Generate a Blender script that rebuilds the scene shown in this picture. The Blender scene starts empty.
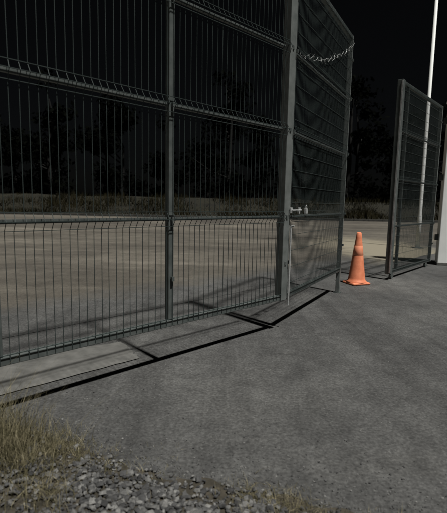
import bpy, math, random
import numpy as np
from mathutils import Vector, Matrix, noise
random.seed(7); rng=np.random.default_rng(7)
S=bpy.context.scene
S.view_settings.view_transform='Standard'; S.view_settings.look='None'; S.view_settings.exposure=0

# ---------------------------------------------------------------- materials
def mat(name):
    m=bpy.data.materials.new(name); m.use_nodes=True
    nt=m.node_tree; b=nt.nodes['Principled BSDF']; return m,nt,b
def N(nt,t,**k):
    n=nt.nodes.new(t)
    for a,v in k.items(): setattr(n,a,v)
    return n
def coords(nt,scale=(1,1,1),rot=0):
    tc=N(nt,'ShaderNodeTexCoord'); mp=N(nt,'ShaderNodeMapping')
    mp.inputs['Scale'].default_value=scale; mp.inputs['Rotation'].default_value=(0,0,rot)
    nt.links.new(tc.outputs['Object'],mp.inputs['Vector']); return mp.outputs['Vector']
def noise_t(nt,vec,scale,detail=6,rough=.6,dist=0):
    n=N(nt,'ShaderNodeTexNoise'); n.inputs['Scale'].default_value=scale
    n.inputs['Detail'].default_value=detail; n.inputs['Roughness'].default_value=rough; n.inputs['Distortion'].default_value=dist
    nt.links.new(vec,n.inputs['Vector']); return n.outputs['Fac']
def ramp(nt,fac,stops):
    r=N(nt,'ShaderNodeValToRGB'); e=r.color_ramp.elements
    while len(e)<len(stops): e.new(.5)
    for i,(p,c) in enumerate(stops):
        e[i].position=p; e[i].color=(*c,1) if len(c)==3 else c
    nt.links.new(fac,r.inputs['Fac']); return r.outputs['Color']
def mix(nt,a,b,fac,mode='MIX'):
    m=N(nt,'ShaderNodeMix',data_type='RGBA',blend_type=mode)
    for s,v in ((6,a),(7,b),(0,fac)):
        if hasattr(v,'links'): nt.links.new(v,m.inputs[s])
        else: m.inputs[s].default_value=v if s==0 else (*v,1)
    return m.outputs[2]
def bump(nt,b,h,strength,dist):
    n=N(nt,'ShaderNodeBump'); n.inputs['Strength'].default_value=strength; n.inputs['Distance'].default_value=dist
    nt.links.new(h,n.inputs['Height']); nt.links.new(n.outputs['Normal'],b.inputs['Normal'])
def g(v): return (v,v,v)

def simple(name,c1,c2,scale=8,rough=.7,metal=0,stretch=(1,1,1),bs=0):
    m,nt,b=mat(name); v=coords(nt,stretch)
    f=noise_t(nt,v,scale)
    nt.links.new(ramp(nt,f,[(.3,c1),(.7,c2)]),b.inputs['Base Color'])
    b.inputs['Roughness'].default_value=rough; b.inputs['Metallic'].default_value=metal
    b.inputs['Specular IOR Level'].default_value=.3
    if bs: bump(nt,b,f,bs,.01)
    return m

def asph_color(nt):
    v=coords(nt)
    big=noise_t(nt,v,.5,5,.6,.6)
    base=ramp(nt,big,[(.3,(.046,.046,.045)),(.5,(.064,.064,.062)),(.7,(.096,.095,.09))])
    vs=coords(nt,(2.6,.28,1),math.radians(40))
    st=noise_t(nt,vs,1.2,7,.72,.8)
    base=mix(nt,base,ramp(nt,st,[(.33,g(.68)),(.5,g(1)),(.68,g(1.35))]),.75,'MULTIPLY')
    fine=noise_t(nt,v,60,4,.75)
    base=mix(nt,base,ramp(nt,fine,[(.3,g(.4)),(.5,g(1)),(.72,g(1.8))]),.85,'MULTIPLY')
    mid=noise_t(nt,v,4.5,8,.78,.4)
    base=mix(nt,base,ramp(nt,mid,[(.32,g(.66)),(.5,g(1)),(.68,g(1.35))]),.85,'MULTIPLY')
    vo=N(nt,'ShaderNodeTexVoronoi'); vo.inputs['Scale'].default_value=48
    nt.links.new(v,vo.inputs['Vector'])
    sp=ramp(nt,vo.outputs['Distance'],[(.12,g(1)),(.22,g(0))])
    msk=ramp(nt,noise_t(nt,v,14,3),[(.55,g(0)),(.66,g(1))])
    base=mix(nt,base,(.18,.18,.17),mix(nt,sp,msk,1.0,'MULTIPLY'))
    ds=ramp(nt,noise_t(nt,v,1.7,3,.5),[(.62,g(1)),(.72,g(.6))])
    base=mix(nt,base,ds,.8,'MULTIPLY')
    return base,fine
def asphalt():
    m,nt,b=mat('asphalt')
    base,fine=asph_color(nt)
    nt.links.new(base,b.inputs['Base Color'])
    b.inputs['Roughness'].default_value=.85; b.inputs['Specular IOR Level'].default_value=.3
    bump(nt,b,fine,.6,.008)
    return m
def roadmat():
    m,nt,b=mat('road_surface')
    v=coords(nt)
    big=noise_t(nt,v,.22,4,.6,.5)
    base=ramp(nt,big,[(.3,(.060,.054,.046)),(.5,(.083,.075,.062)),(.68,(.118,.107,.088))])
    vs=coords(nt,(.10,.7,1),math.radians(-9))
    st=noise_t(nt,vs,1.0,6,.65,.4)
    base=mix(nt,base,ramp(nt,st,[(.36,g(.66)),(.5,g(1)),(.64,g(1.5))]),.75,'MULTIPLY')
    mid=noise_t(nt,v,3,6,.7)
    base=mix(nt,base,ramp(nt,mid,[(.35,g(.78)),(.65,g(1.22))]),.8,'MULTIPLY')
    fine=noise_t(nt,v,40,4,.7)
    base=mix(nt,base,ramp(nt,fine,[(.3,g(.6)),(.7,g(1.45))]),.7,'MULTIPLY')
    ac,_=asph_color(nt)
    sep=N(nt,'ShaderNodeSeparateXYZ'); nt.links.new(v,sep.inputs[0])
    s1=N(nt,'ShaderNodeMath',operation='SUBTRACT'); nt.links.new(sep.outputs[1],s1.inputs[0]); nt.links.new(sep.outputs[0],s1.inputs[1])
    nz=noise_t(nt,v,1.1,7,.7)
    s2=N(nt,'ShaderNodeMath',operation='MULTIPLY_ADD'); nt.links.new(nz,s2.inputs[0]); s2.inputs[1].default_value=2.4; nt.links.new(s1.outputs[0],s2.inputs[2])
    mr=N(nt,'ShaderNodeMapRange'); nt.links.new(s2.outputs[0],mr.inputs[0]); mr.inputs[1].default_value=7.5; mr.inputs[2].default_value=8.5
    base=mix(nt,ac,base,mr.outputs[0])
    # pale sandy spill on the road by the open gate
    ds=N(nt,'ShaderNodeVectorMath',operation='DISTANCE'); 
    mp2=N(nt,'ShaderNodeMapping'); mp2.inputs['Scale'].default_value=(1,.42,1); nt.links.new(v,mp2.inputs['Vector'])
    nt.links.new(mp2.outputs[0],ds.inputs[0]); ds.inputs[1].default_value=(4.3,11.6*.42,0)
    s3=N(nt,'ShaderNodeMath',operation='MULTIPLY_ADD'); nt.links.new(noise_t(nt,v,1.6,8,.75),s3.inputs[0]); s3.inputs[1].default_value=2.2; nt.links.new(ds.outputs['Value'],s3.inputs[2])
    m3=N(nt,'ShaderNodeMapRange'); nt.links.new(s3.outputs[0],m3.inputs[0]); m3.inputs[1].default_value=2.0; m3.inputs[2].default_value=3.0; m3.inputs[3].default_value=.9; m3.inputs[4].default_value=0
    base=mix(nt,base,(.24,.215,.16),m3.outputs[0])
    nt.links.new(base,b.inputs['Base Color']); b.inputs['Roughness'].default_value=.87
    b.inputs['Specular IOR Level'].default_value=.25
    bump(nt,b,fine,.4,.01)
    return m
M_asph=asphalt(); M_road=roadmat()
M_soil=simple('soil',(.025,.023,.017),(.065,.056,.042),14,.95,bs=.6)
M_conc=simple('concrete',(.075,.075,.07),(.15,.148,.138),7,.9,bs=.3)
M_wire=simple('green_wire',(.018,.027,.026),(.034,.046,.044),5,.6)
M_frame=simple('gate_steel',(.060,.072,.069),(.12,.133,.128),9,.5,.2,bs=.1)
M_post=simple('galvanised_post',(.12,.134,.128),(.20,.215,.208),9,.45,.25,bs=.1)
M_glare=simple('glare_strand_tone',(.16,.17,.17),(.3,.31,.3),30,.45,.3)  # pale tone for the strand that stands in for glare
M_bright=simple('galvanised_steel',(.3,.31,.31),(.55,.56,.55),30,.4,.3)
M_white=simple('white_paint',(.76,.78,.76),(.88,.89,.87),3,.7,bs=.1)
M_kerb=simple('kerb_stone',(.02,.02,.018),(.05,.05,.045),5,.9)
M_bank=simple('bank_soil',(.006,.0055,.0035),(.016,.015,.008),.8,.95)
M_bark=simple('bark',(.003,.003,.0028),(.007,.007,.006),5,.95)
def leafmat(name,cols,scale):
    m,nt,b=mat(name); v=coords(nt); f=noise_t(nt,v,scale,4,.7)
    nt.links.new(ramp(nt,f,cols),b.inputs['Base Color']); b.inputs['Roughness'].default_value=.9
    b.inputs['Specular IOR Level'].default_value=.02
    return m
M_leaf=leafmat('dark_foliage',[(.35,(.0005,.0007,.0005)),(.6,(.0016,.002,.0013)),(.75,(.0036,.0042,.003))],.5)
M_vgrass=leafmat('verge_grass',[(.3,(.006,.006,.0032)),(.55,(.019,.017,.009)),(.75,(.042,.035,.019))],.35)
M_dry=leafmat('dry_grass_blades',[(.3,(.05,.05,.026)),(.5,(.14,.125,.075)),(.7,(.34,.30,.20))],22)
def gravelmat():
    m,nt,b=mat('gravel_stone')
    geo=N(nt,'ShaderNodeNewGeometry')
    c=ramp(nt,geo.outputs['Random Per Island'],[(0,(.024,.024,.024)),(.4,(.052,.052,.052)),(.8,(.10,.099,.095)),(1,(.18,.178,.17))])
    f=noise_t(nt,coords(nt),120,3)
    c=mix(nt,c,ramp(nt,f,[(.3,g(.65)),(.7,g(1.35))]),.85,'MULTIPLY')
    nt.links.new(c,b.inputs['Base Color']); b.inputs['Roughness'].default_value=.85
    bump(nt,b,f,.4,.003); return m
M_grav=gravelmat()

# ---------------------------------------------------------------- mesh helpers
class MB:
    def __init__(s): s.v=[]; s.f=[]
    def tube(s,path,r,n=4,closed_caps=True,ph=math.pi/4):
        path=[Vector(p) for p in path]; base=len(s.v); k=len(path)
        for i,p in enumerate(path):
            d=(path[min(i+1,k-1)]-path[max(i-1,0)]).normalized()
            up=Vector((0,0,1)) if abs(d.z)<.9 else Vector(s.ref if hasattr(s,'ref') else (1,0,0))
            a=d.cross(up).normalized(); c=d.cross(a).normalized()
            rr=r[i] if isinstance(r,(list,tuple)) else r
            for j in range(n):
                t=2*math.pi*j/n+ph; s.v.append(tuple(p+a*math.cos(t)*rr+c*math.sin(t)*rr))
        for i in range(k-1):
            for j in range(n):
                s.f.append((base+i*n+j,base+i*n+(j+1)%n,base+(i+1)*n+(j+1)%n,base+(i+1)*n+j))
        s.f.append(tuple(base+j for j in range(n))[::-1]); s.f.append(tuple(base+(k-1)*n+j for j in range(n)))
    def box(s,o,ax,ay,hx,hy,z0,z1):
        ax=Vector((*ax,0)); ay=Vector((*ay,0)); o=Vector((*o,0)); b=len(s.v)
        for z in (z0,z1):
            for sx,sy in ((-1,-1),(1,-1),(1,1),(-1,1)):
                p=o+ax*hx*sx+ay*hy*sy; s.v.append((p.x,p.y,z))
        for f in ((3,2,1,0),(4,5,6,7),(0,1,5,4),(1,2,6,5),(2,3,7,6),(3,0,4,7)): s.f.append(tuple(b+i for i in f))
    def obj(s,name,m,parent=None,bevel=0,smooth=False):
        me=bpy.data.meshes.new(name); me.from_pydata(s.v,[],s.f); me.update()
        o=bpy.data.objects.new(name,me); S.collection.objects.link(o)
        if m: me.materials.append(m)
        if parent: o.parent=parent
        if smooth: me.polygons.foreach_set('use_smooth',[True]*len(me.polygons))
        if bevel:
            bv=o.modifiers.new('b','BEVEL'); bv.width=bevel; bv.segments=2; bv.limit_method='ANGLE'
        return o
def empty(name):
    o=bpy.data.objects.new(name,None); S.collection.objects.link(o); return o
def sheet(name,pts,z,m,parent=None):
    me=bpy.data.meshes.new(name); me.from_pydata([(x,y,z) for x,y in pts],[],[tuple(range(len(pts)))]); me.update()
    o=bpy.data.objects.new(name,me); S.collection.objects.link(o); me.materials.append(m)
    if parent: o.parent=parent
    if me.polygons[0].normal.z<0: me.flip_normals()
    return o

# ---------------------------------------------------------------- ground
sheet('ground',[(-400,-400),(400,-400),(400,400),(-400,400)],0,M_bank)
def wob(p,q,n,a,seed,fr=.35):
    out=[]
    p=Vector(p);q=Vector(q);d=(q-p);nn=Vector((-d.y,d.x)).normalized()
    for i in range(n):
        t=i/n; w=(noise.noise(Vector((t*n*fr,seed,0)))+.5*noise.noise(Vector((t*n*fr*2.7,seed,5))))*a
        out.append(tuple(p+d*t+nn*w))
    return out
roadpts=[(-70,-64.6),(13.6,19.0),(100,19.6),(100,30),(-110,30),(-110,-64.6)]
sheet('asphalt_forecourt',[(-60,-40),(60,-40),(60,21),(60,26),(-60,26)],.004,M_asph)
sheet('road',roadpts,.008,M_road)
slab=wob((-2.9,.95),(-1.3,2.5),14,.02,21)+wob((-1.3,2.5),(-.62,3.13),20,.02,22,.13)+wob((-.62,3.13),(-.85,3.5),16,.05,23,.2)+wob((-.85,3.5),(-1.75,3.0),20,.04,24,.15)+wob((-1.75,3.0),(-3.4,1.4),12,.04,25)
sheet('concrete_apron',slab,.012,M_conc)
k=MB()
for i in range(-90,90):
    k.box((i+.5,30.12),(1,0),(0,1),.495,.12,0,.15)
k.obj('kerb',M_kerb,bevel=.015)
b=MB(); nx,ny=161,16
for j in range(ny):
    for i in range(nx):
        x=-80+i; y=30.25+j*1.0
        t=min(1,j/7); h=.12+1.25*t*t*(3-2*t)+(noise.noise(Vector((x*.15,y*.3,0)))*.35 if j>1 else 0)
        b.v.append((x,y,h))
for j in range(ny-1):
    for i in range(nx-1):
        a=j*nx+i; b.f.append((a,a+1,a+1+nx,a+nx))
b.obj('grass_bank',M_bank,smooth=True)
def bankh(x,y):
    t=min(1,(y-30.25)/7); return .1+1.25*t*t*(3-2*t)
gb=MB()
for i in range(34000):
    x=rng.uniform(-38,38); y=30.35+abs(rng.normal(0,4.2))
    if y>44: continue
    n0=noise.noise(Vector((x*.35,y*.35,4)))
    h=(.18+.55*max(0,n0+.35))*rng.uniform(.5,1.4); w=rng.uniform(.015,.05); a=rng.uniform(0,math.pi)
    z=bankh(x,y)-.1; lx,ly=rng.normal(0,.14,2)
    b0=len(gb.v); ca,sa=math.cos(a)*w,math.sin(a)*w
    gb.v+= [(x-ca,y-sa,z),(x+ca,y+sa,z),(x+lx,y+ly,z+h)]
    gb.f.append((b0,b0+1,b0+2))
gb.obj('verge_grass',M_vgrass)

# ---------------------------------------------------------------- distant trees
tr=MB(); lf=[]; lff=[]
def quad(c,s):
    n=rng.normal(size=3); n/=np.linalg.norm(n); a=np.cross(n,rng.normal(size=3)); a/=np.linalg.norm(a); bb=np.cross(n,a)
    b0=len(lf); s2=s*.55
    lf.extend([tuple(c-a*s),tuple(c+bb*s2),tuple(c+a*s),tuple(c-bb*s2)]); lff.append((b0,b0+1,b0+2,b0+3))
xs=np.linspace(-42,40,28)
for i,x0 in enumerate(xs):
    x=x0+rng.uniform(-1.2,1.2); y=rng.uniform(38,46); H=rng.uniform(8,14); zb=1.0
    top=Vector((x+rng.normal(0,.4),y+rng.normal(0,.4),H*.85))
    tr.tube([(x,y,zb),(x+rng.normal(0,.15),y,H*.35),(x+rng.normal(0,.3),y,H*.6),top],[.22,.16,.1,.03],7)
    nl=rng.integers(7,10); clumps=[]
    for l in range(nl):
        zz=H*rng.uniform(.2,.8); a=rng.uniform(0,6.28); L=rng.uniform(1.2,2.6)*(1.15-zz/H)*1.6
        e=Vector((x+math.cos(a)*L,y+math.sin(a)*L,zz+L*.55))
        tr.tube([(x,y,zz),((x+e.x)/2,(y+e.y)/2,zz+L*.2),e],[.08,.05,.015],5)
        clumps.append((e,rng.uniform(.7,1.5)))
        clumps.append((Vector(((x+e.x)/2,(y+e.y)/2,zz+L*.35)),rng.uniform(.5,1.1)))
    clumps.append((top,1.1))
    for l in range(5): clumps.append((Vector((x+rng.normal(0,1.7),y+rng.normal(0,.8),rng.uniform(1.6,3.4))),rng.uniform(.8,1.3)))
    for c,r in clumps:
        for q in range(80):
            d=rng.normal(size=3); d/=np.linalg.norm(d); d*=r*rng.uniform(.25,1)**.6
            quad(np.array(c)+d*np.array([1.1,1.1,.75]),rng.uniform(.12,.3))
row=empty('tree_row'); tr.obj('trunks',M_bark,row)
L=MB(); L.v=lf; L.f=lff; L.obj('foliage',M_leaf,row)

# ---------------------------------------------------------------- gates
ZB,ZT=.30,3.31
RAILS=[1.07,1.84,2.53]
def leaf(name,p,q,zb,zt,rails,spacing,posts,endw=(.025,.025),wr=.0024,hs=.0,foot1=None,endmats=None):
    root=empty(name)
    p=Vector(p);q=Vector(q);L=(q-p).length;d=(q-p)/L;n=Vector((d.y,-d.x))
    def at(s,o=0): r=p+d*s+n*o; return (r.x,r.y)
    e1=MB(); e1.box(at(0),d,n,endw[0],endw[0],zb,zt); e1.obj('end_post_1',M_post if endmats and endmats[0] else M_frame,root,bevel=.005)
    e1=MB(); e1.box(at(L),d,n,endw[1],endw[1],zb if foot1 is None else foot1,zt); e1.obj('end_post_2',M_post if endmats and endmats[1] else M_frame,root,bevel=.005)
    fr=MB()
    for s in posts: fr.box(at(s),d,n,.022,.022,zb+.05,zt-.05)
    a=endw[0]; e=L-endw[1]
    fr.box(at((a+e)/2),d,n,(e-a)/2,.024,zb,zb+.048)
    fr.box(at((a+e)/2),d,n,(e-a)/2,.024,zt-.048,zt)
    fr.obj('frame',M_frame,root,bevel=.004)
    w=MB(); w.ref=(d.x,d.y,0)
    k=int((e-a)/spacing)
    off=.030
    for i in range(k+1):
        s=a+(e-a)*i/k+rng.normal(0,.0012)
        j1,j2=rng.normal(0,.0015,2)
        pts=[(*at(s,off),zb+.012)]
        for z in rails:
            pts+=[(*at(s+j1,off),z-.05),(*at(s+j1,off+.032),z),(*at(s+j2,off),z+.05)]
        pts.append((*at(s,off),zt-.01))
        w.tube(pts,wr)
    zs=[]
    for z in rails: zs+=[(z-.05,off+.005),(z,off+.037),(z+.05,off+.005)]
    zs+=[(zb+.06,off+.005),(zt-.06,off+.005)]
    if hs:
        z=zb+hs
        while z<zt-.05: zs.append((z,off+.005)); z+=hs
    for z,o in zs:
        w.tube([(*at(a,o),z),(*at(e,o),z)],wr*1.15)
    w.obj('mesh_panel',M_wire,root)
    st=MB()
    allp=[a]+[s for s in posts]+[e]
    for z in rails:
        for s0,s1 in zip(allp[:-1],allp[1:]):
            st.box(at((s0+s1)/2),d,n,(s1-s0)/2-.03,.010,z-.012,z+.012)
    st.obj('stiffener_bars',M_frame,root)
    cl=MB()
    for s in list(posts)+[0,L]:
        for z in [zb+.35]+rails+[zt-.3]:
            cl.box(at(s,off+.008),d,n,.010,.010,z-.015,z+.015)
    cl.obj('clamps',M_frame,root)
    return root,at,d,n,L
A=Vector((-1.189,2.218)); B=Vector((-.392,3.03)); C=Vector((.538,3.94)); D=Vector((1.56,5.75))
dAC=(C-A).normalized()
P0=C-dAC*5.6
sB=5.6-(C-B).length
g1,at1,d1,n1,L1=leaf('security_gate',P0,C,ZB,ZT,RAILS,.050,[sB-2.3,sB-1.15,sB],endw=(.04,.040),wr=.0023,endmats=(0,1))
dCD=(D-C).normalized()
g2,at2,d2,n2,L2=leaf('security_gate.001',C+dCD*.085,D,ZB,ZT,RAILS,.030,[],endw=(.025,.026),wr=.0022,hs=.15,foot1=.0,endmats=(1,1))
lt=MB()
def T(s,o,z): r=C+dCD*s+n2*o; return (r.x,r.y,z)
lt.tube([T(.02,.075,1.13),T(.27,.075,1.13)],.008,8)
lt.tube([T(.10,.078,1.13),T(.10,.11,1.13),T(.10,.115,1.10)],.006,6)
lt.box(T(.03,.062,0)[:2],d2,n2,.022,.008,1.105,1.155)
lt.box(T(.24,.062,0)[:2],d2,n2,.022,.008,1.105,1.155)
lt.obj('bolt_latch',M_bright,g2,bevel=.002)
pl=MB(); pl.box(T(.42,.07,0)[:2],d2,n2,.024,.011,1.095,1.145)
pl.tube([T(.405,.07,1.145),T(.406,.07,1.168),T(.42,.07,1.178),T(.434,.07,1.168),T(.435,.07,1.145)],.0045,6)
pl.obj('padlock',M_bright,g2,bevel=.003)
db=MB(); db.tube([T(.075,.05,.24),T(.075,.05,.98)],.009,8); db.tube([T(.075,.05,.98),T(.075,.08,.99)],.008,8)
db.obj('drop_bolt',M_bright,g2)
bw=MB(); pts=[]  # made-up wavy strand with barbs, shaped after a bright squiggle of glare
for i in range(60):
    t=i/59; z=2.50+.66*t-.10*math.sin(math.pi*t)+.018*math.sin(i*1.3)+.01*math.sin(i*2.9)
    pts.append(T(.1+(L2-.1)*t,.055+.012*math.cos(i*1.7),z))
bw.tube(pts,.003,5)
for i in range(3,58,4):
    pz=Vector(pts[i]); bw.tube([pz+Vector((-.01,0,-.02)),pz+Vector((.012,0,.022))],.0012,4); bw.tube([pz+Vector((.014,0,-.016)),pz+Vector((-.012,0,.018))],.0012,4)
bw.obj('glare_strand',M_glare,g2)
fp=MB(); fp.box(D,d2,n2,.045,.045,.004,.014); fp.obj('foot_plate',M_frame,g2)

E=Vector((2.66,6.84)); F=Vector((4.12,8.55))
g3,at3,d3,n3,L3=leaf('security_gate.002',E,F,.10,3.09,[.86,1.6,2.34],.030,[],endw=(.045,.028),wr=.0026,hs=.15,endmats=(0,1))
ex=MB()
for s in (.33,):
    ex.box(at3(s,0),d3,n3,.024,.0225,.15,3.04)
ex.obj('inner_upright',M_frame,g3,bevel=.004)
wh=MB()
for s in (.12,2.0):
    c=Vector((*at3(s,0),.052)); n=Vector((n3.x,n3.y,0))
    wh.tube([c-n*.02,c+n*.02],.05,16)
wh.obj('wheels',M_frame,g3)
ed=MB(); ed.box(at3(-.048,.032),d3,n3,.0025,.011,.12,3.07); ed.obj('lit_edge_strip',M_bright,g3)  # added bright strip: the lit edge of the end post, put into colour

pr=empty('gate_pillar'); pm=MB()
dv=Vector((.985,-.17)).normalized(); nv=Vector((dv.y,-dv.x)); pc=Vector((4.33,8.75))+dv*.53
pm.box(pc,dv,nv,.50,.09,0,3.2); pm.obj('shaft',M_white,pr,bevel=.012)
pm=MB(); pm.box(pc,dv,nv,.52,.11,3.2,3.25); pm.obj('cap',M_white,pr,bevel=.01)
pm=MB(); pm.box(pc,dv,nv,.515,.105,0,.06); pm.obj('plinth',M_conc,pr,bevel=.008)
pm=MB()
for z in (.5,1.7,2.8):
    pm.box(pc-dv*.53,dv,nv,.03,.03,z,z+.12)
pm.obj('hinges',M_frame,pr)
lp=empty('lamp_post'); q=MB()
q.tube([(5.43,12,0),(5.43,12,.9),(5.43,12,.95),(5.43,12,9)],[.06,.06,.046,.034],14)
q.tube([(5.43,12,9),(5.3,11.9,9.25),(4.9,11.6,9.35),(4.5,11.3,9.37)],[.034,.033,.03,.03],10)
q.obj('pole',M_white,lp,smooth=True)
q=MB(); q.box((4.3,11.15),(.8,.6),(-.6,.8),.3,.12,9.33,9.42); q.obj('lamp_head',M_frame,lp,bevel=.03)
q=MB(); q.box((5.43,12),(1,0),(0,1),.13,.13,.012,.03); q.obj('base_plate',M_frame,lp)

# ---------------------------------------------------------------- cone
tc=empty('traffic_cone'); cx,cy=2.02,6.42
def lathe(prof,n=40):
    m=MB()
    for r,z in prof:
        for j in range(n): m.v.append((cx+r*math.cos(6.28318*j/n),cy+r*math.sin(6.28318*j/n),z))
    for i in range(len(prof)-1):
        for j in range(n): m.f.append((i*n+j,i*n+(j+1)%n,(i+1)*n+(j+1)%n,(i+1)*n+j))
    return m
M_or=simple('orange_plastic',(.60,.18,.09),(.85,.30,.16),9,.6,bs=.1)
M_band=simple('worn_band',(.76,.25,.13),(.85,.36,.22),14,.55)
def cr(z): return .128-(z-.05)*(.128-.034)/(.73)
lathe([(.15,.042),(.15,.05),(cr(.06)+.004,.065)]+[(cr(z),z) for z in (.1,.3,.5,.7,.765)]+[(.026,.78),(.020,.775),(.018,.70),(.08,.1)]).obj('body',M_or,tc,smooth=True)
lathe([(cr(.44)+.0005,.44),(cr(.44)+.002,.442),(cr(.58)+.002,.578),(cr(.58)+.0005,.58)]).obj('band',M_band,tc,smooth=True)
bs=MB(); bs.box((cx,cy),(.95,.31),(-.31,.95),.150,.150,.006,.042); bs.obj('base',M_or,tc,bevel=.02)

# ---------------------------------------------------------------- foreground verge
def edgeY(x): return 1.75-.28*(x+.2)+.08*noise.noise(Vector((x*2.5,3,0)))+.04*noise.noise(Vector((x*9,8,0)))+.15*min(1,max(0,(-.6-x)*3))
def vh(x,y):
    e=edgeY(x)-y
    if e<0: return -.02
    return .008+.035*min(1,e/.3)+.012*noise.noise(Vector((x*5,y*5,1)))
vm=MB(); nx,ny=160,60
for j in range(ny):
    for i in range(nx):
        x=-4+6.5*i/(nx-1); e=edgeY(x); y=e-2.6*(j/(ny-1))**1.7
        z=.0055 if j==0 else vh(x,y)
        vm.v.append((x,y,z))
for j in range(ny-1):
    for i in range(nx-1):
        a=j*nx+i; vm.f.append((a,a+nx,a+nx+1,a+1))
vm.obj('soil_verge',M_soil,smooth=True)
import bmesh
bm=bmesh.new(); bmesh.ops.create_icosphere(bm,subdivisions=1,radius=1); iv=np.array([v.co[:] for v in bm.verts]); iff=[tuple(v.index for v in f.verts) for f in bm.faces]; bm.free()
gm=MB()
def stone(x,y,z,s):
    sc=np.array([1,rng.uniform(.5,1),rng.uniform(.3,.75)])*s
    v=iv*(1+rng.uniform(-.36,.25,(len(iv),1)))*sc
    a=rng.uniform(0,6.28); t=rng.normal(0,.4)
    Rm=np.array(Matrix.Rotation(a,3,'Z')@Matrix.Rotation(t,3,'X')); v=v@Rm.T+np.array([x,y,z])
    b0=len(gm.v); gm.v.extend(map(tuple,v)); gm.f.extend(tuple(b0+i for i in f) for f in iff)
n=0
while n<11500:
    x=rng.uniform(-1.5,1.4); y=rng.uniform(.75,2.1); e=edgeY(x)-y
    if e<-.03: continue
    dens=1.0 if x>-.62 else .3
    if x>.22 and e<.16: dens*=.5
    dens*=min(1,.10+e/.2)
    dens*=.55+.9*max(0,min(1,.5+1.4*noise.noise(Vector((x*5,y*5,11)))))
    if rng.random()>dens: continue
    s=rng.uniform(.004,.013) if rng.random()<.78 else rng.uniform(.012,.022)
    stone(x,y,max(.008,vh(x,y))+s*.25+rng.uniform(0,.01),s); n+=1
for i in range(1400):
    x=rng.uniform(-1.6,1.6); y=edgeY(x)+abs(rng.exponential(.13))
    stone(x,y,.006,rng.uniform(.0015,.007))
for i in range(160):
    stone(rng.uniform(-1,2.6),rng.uniform(2.0,5.5),.005,rng.uniform(.002,.005))
gm.obj('gravel',M_grav)
dg=MB()
def blade(x,y,z,h,w,lean,ang,seg=4):
    dx,dy=math.cos(ang),math.sin(ang); b0=len(dg.v)
    tw=rng.uniform(0,3.14); fx,fy=math.cos(tw)*w,math.sin(tw)*w
    for i in range(seg+1):
        t=i/seg; px=x+dx*lean*t*t; py=y+dy*lean*t*t; pz=z+h*(t-.28*(lean/h)*t*t); k=(1-t*.92)
        dg.v.append((px-fx*k,py-fy*k,pz)); dg.v.append((px+fx*k,py+fy*k,pz))
    for i in range(seg): a=b0+2*i; dg.f.append((a,a+1,a+3,a+2))
def tuft(x,y,n,h,spread,r=.04):
    for i in range(n):
        a=rng.uniform(0,6.28); hh=h*rng.uniform(.35,1.15)
        bx=x+rng.normal(0,r); by=y+rng.normal(0,r)
        blade(bx,by,max(.0,vh(bx,by))-.005,hh,rng.uniform(.0009,.0022),hh*rng.uniform(.1,spread),a)
for i in range(85):
    x=rng.uniform(-1.5,-.60); y=edgeY(x)-rng.uniform(-.01,.5)
    tuft(x,y,36 if x>-.85 else 55,rng.uniform(.06,.16)*(1.25 if x<-.85 else .9),1.0,.05)
for x,y,h,nn in ((-1.04,1.98,.40,55),(-.98,1.9,.34,70),(-1.08,1.86,.46,60),(-.88,1.88,.30,65),(-.76,1.84,.20,55),(-.93,1.75,.32,70),(-1.0,1.78,.42,45),(-.85,1.68,.26,60),(-.96,2.02,.24,40)):
    tuft(x,y,nn,h,.75,.035)
# a few lone tall stems arching over the asphalt
for i in range(26):
    blade(-1.0+rng.normal(0,.12),1.9+rng.normal(0,.06),.01,rng.uniform(.3,.5),.0013,rng.uniform(.08,.3),rng.uniform(-.9,1.3),seg=7)
for i in range(24):
    x=rng.uniform(-.75,-.25); y=edgeY(x)-rng.uniform(-.03,.14); tuft(x,y,34,rng.uniform(.02,.05),1.4,.045)
for i in range(60):
    x=rng.uniform(.08,.78); y=edgeY(x)-rng.uniform(-.01,.19); tuft(x,y,38,rng.uniform(.025,.055),1.5,.045)
for i in range(26):
    x=rng.uniform(-.6,.2); y=edgeY(x)-rng.uniform(.0,.6); tuft(x,y,10,.035,1.4,.035)
for i in range(16):
    x=rng.uniform(-.75,-.1); tuft(x,edgeY(x)+rng.uniform(.03,.35),5,.03,1.5,.02)
dg.obj('dry_grass',M_dry)

# ---------------------------------------------------------------- light
to_sun=Vector((.29,-.33,1)).normalized()
sun=bpy.data.lights.new('sun','SUN'); sun.energy=5.0; sun.angle=math.radians(2.4); sun.color=(1,.98,.935)
so=bpy.data.objects.new('sun',sun); S.collection.objects.link(so); so.rotation_euler=to_sun.to_track_quat('Z','Y').to_euler()
w=bpy.data.worlds.new('World'); S.world=w; w.use_nodes=True; nt=w.node_tree
bg=nt.nodes['Background']; sk=nt.nodes.new('ShaderNodeTexSky'); sk.sky_type='NISHITA'; sk.sun_disc=False
sk.sun_elevation=math.asin(to_sun.z); sk.sun_rotation=math.atan2(to_sun.x,to_sun.y)
hs=nt.nodes.new('ShaderNodeHueSaturation'); hs.inputs['Saturation'].default_value=.35
nt.links.new(sk.outputs[0],hs.inputs['Color']); nt.links.new(hs.outputs[0],bg.inputs[0]); bg.inputs[1].default_value=.00065

# ---------------------------------------------------------------- camera
cd=bpy.data.cameras.new('camera'); co=bpy.data.objects.new('camera',cd); S.collection.objects.link(co); S.camera=co
cd.sensor_fit='VERTICAL'; cd.sensor_height=24; cd.lens=24*430/513; cd.clip_end=1500; cd.clip_start=.02
cd.dof.use_dof=True; cd.dof.focus_distance=4.0; cd.dof.aperture_fstop=2.0
co.matrix_world=Matrix.Translation((0,0,1.2))@Matrix.Rotation(math.radians(90-7.3),4,'X')@Matrix.Rotation(math.radians(1.15),4,'Z')
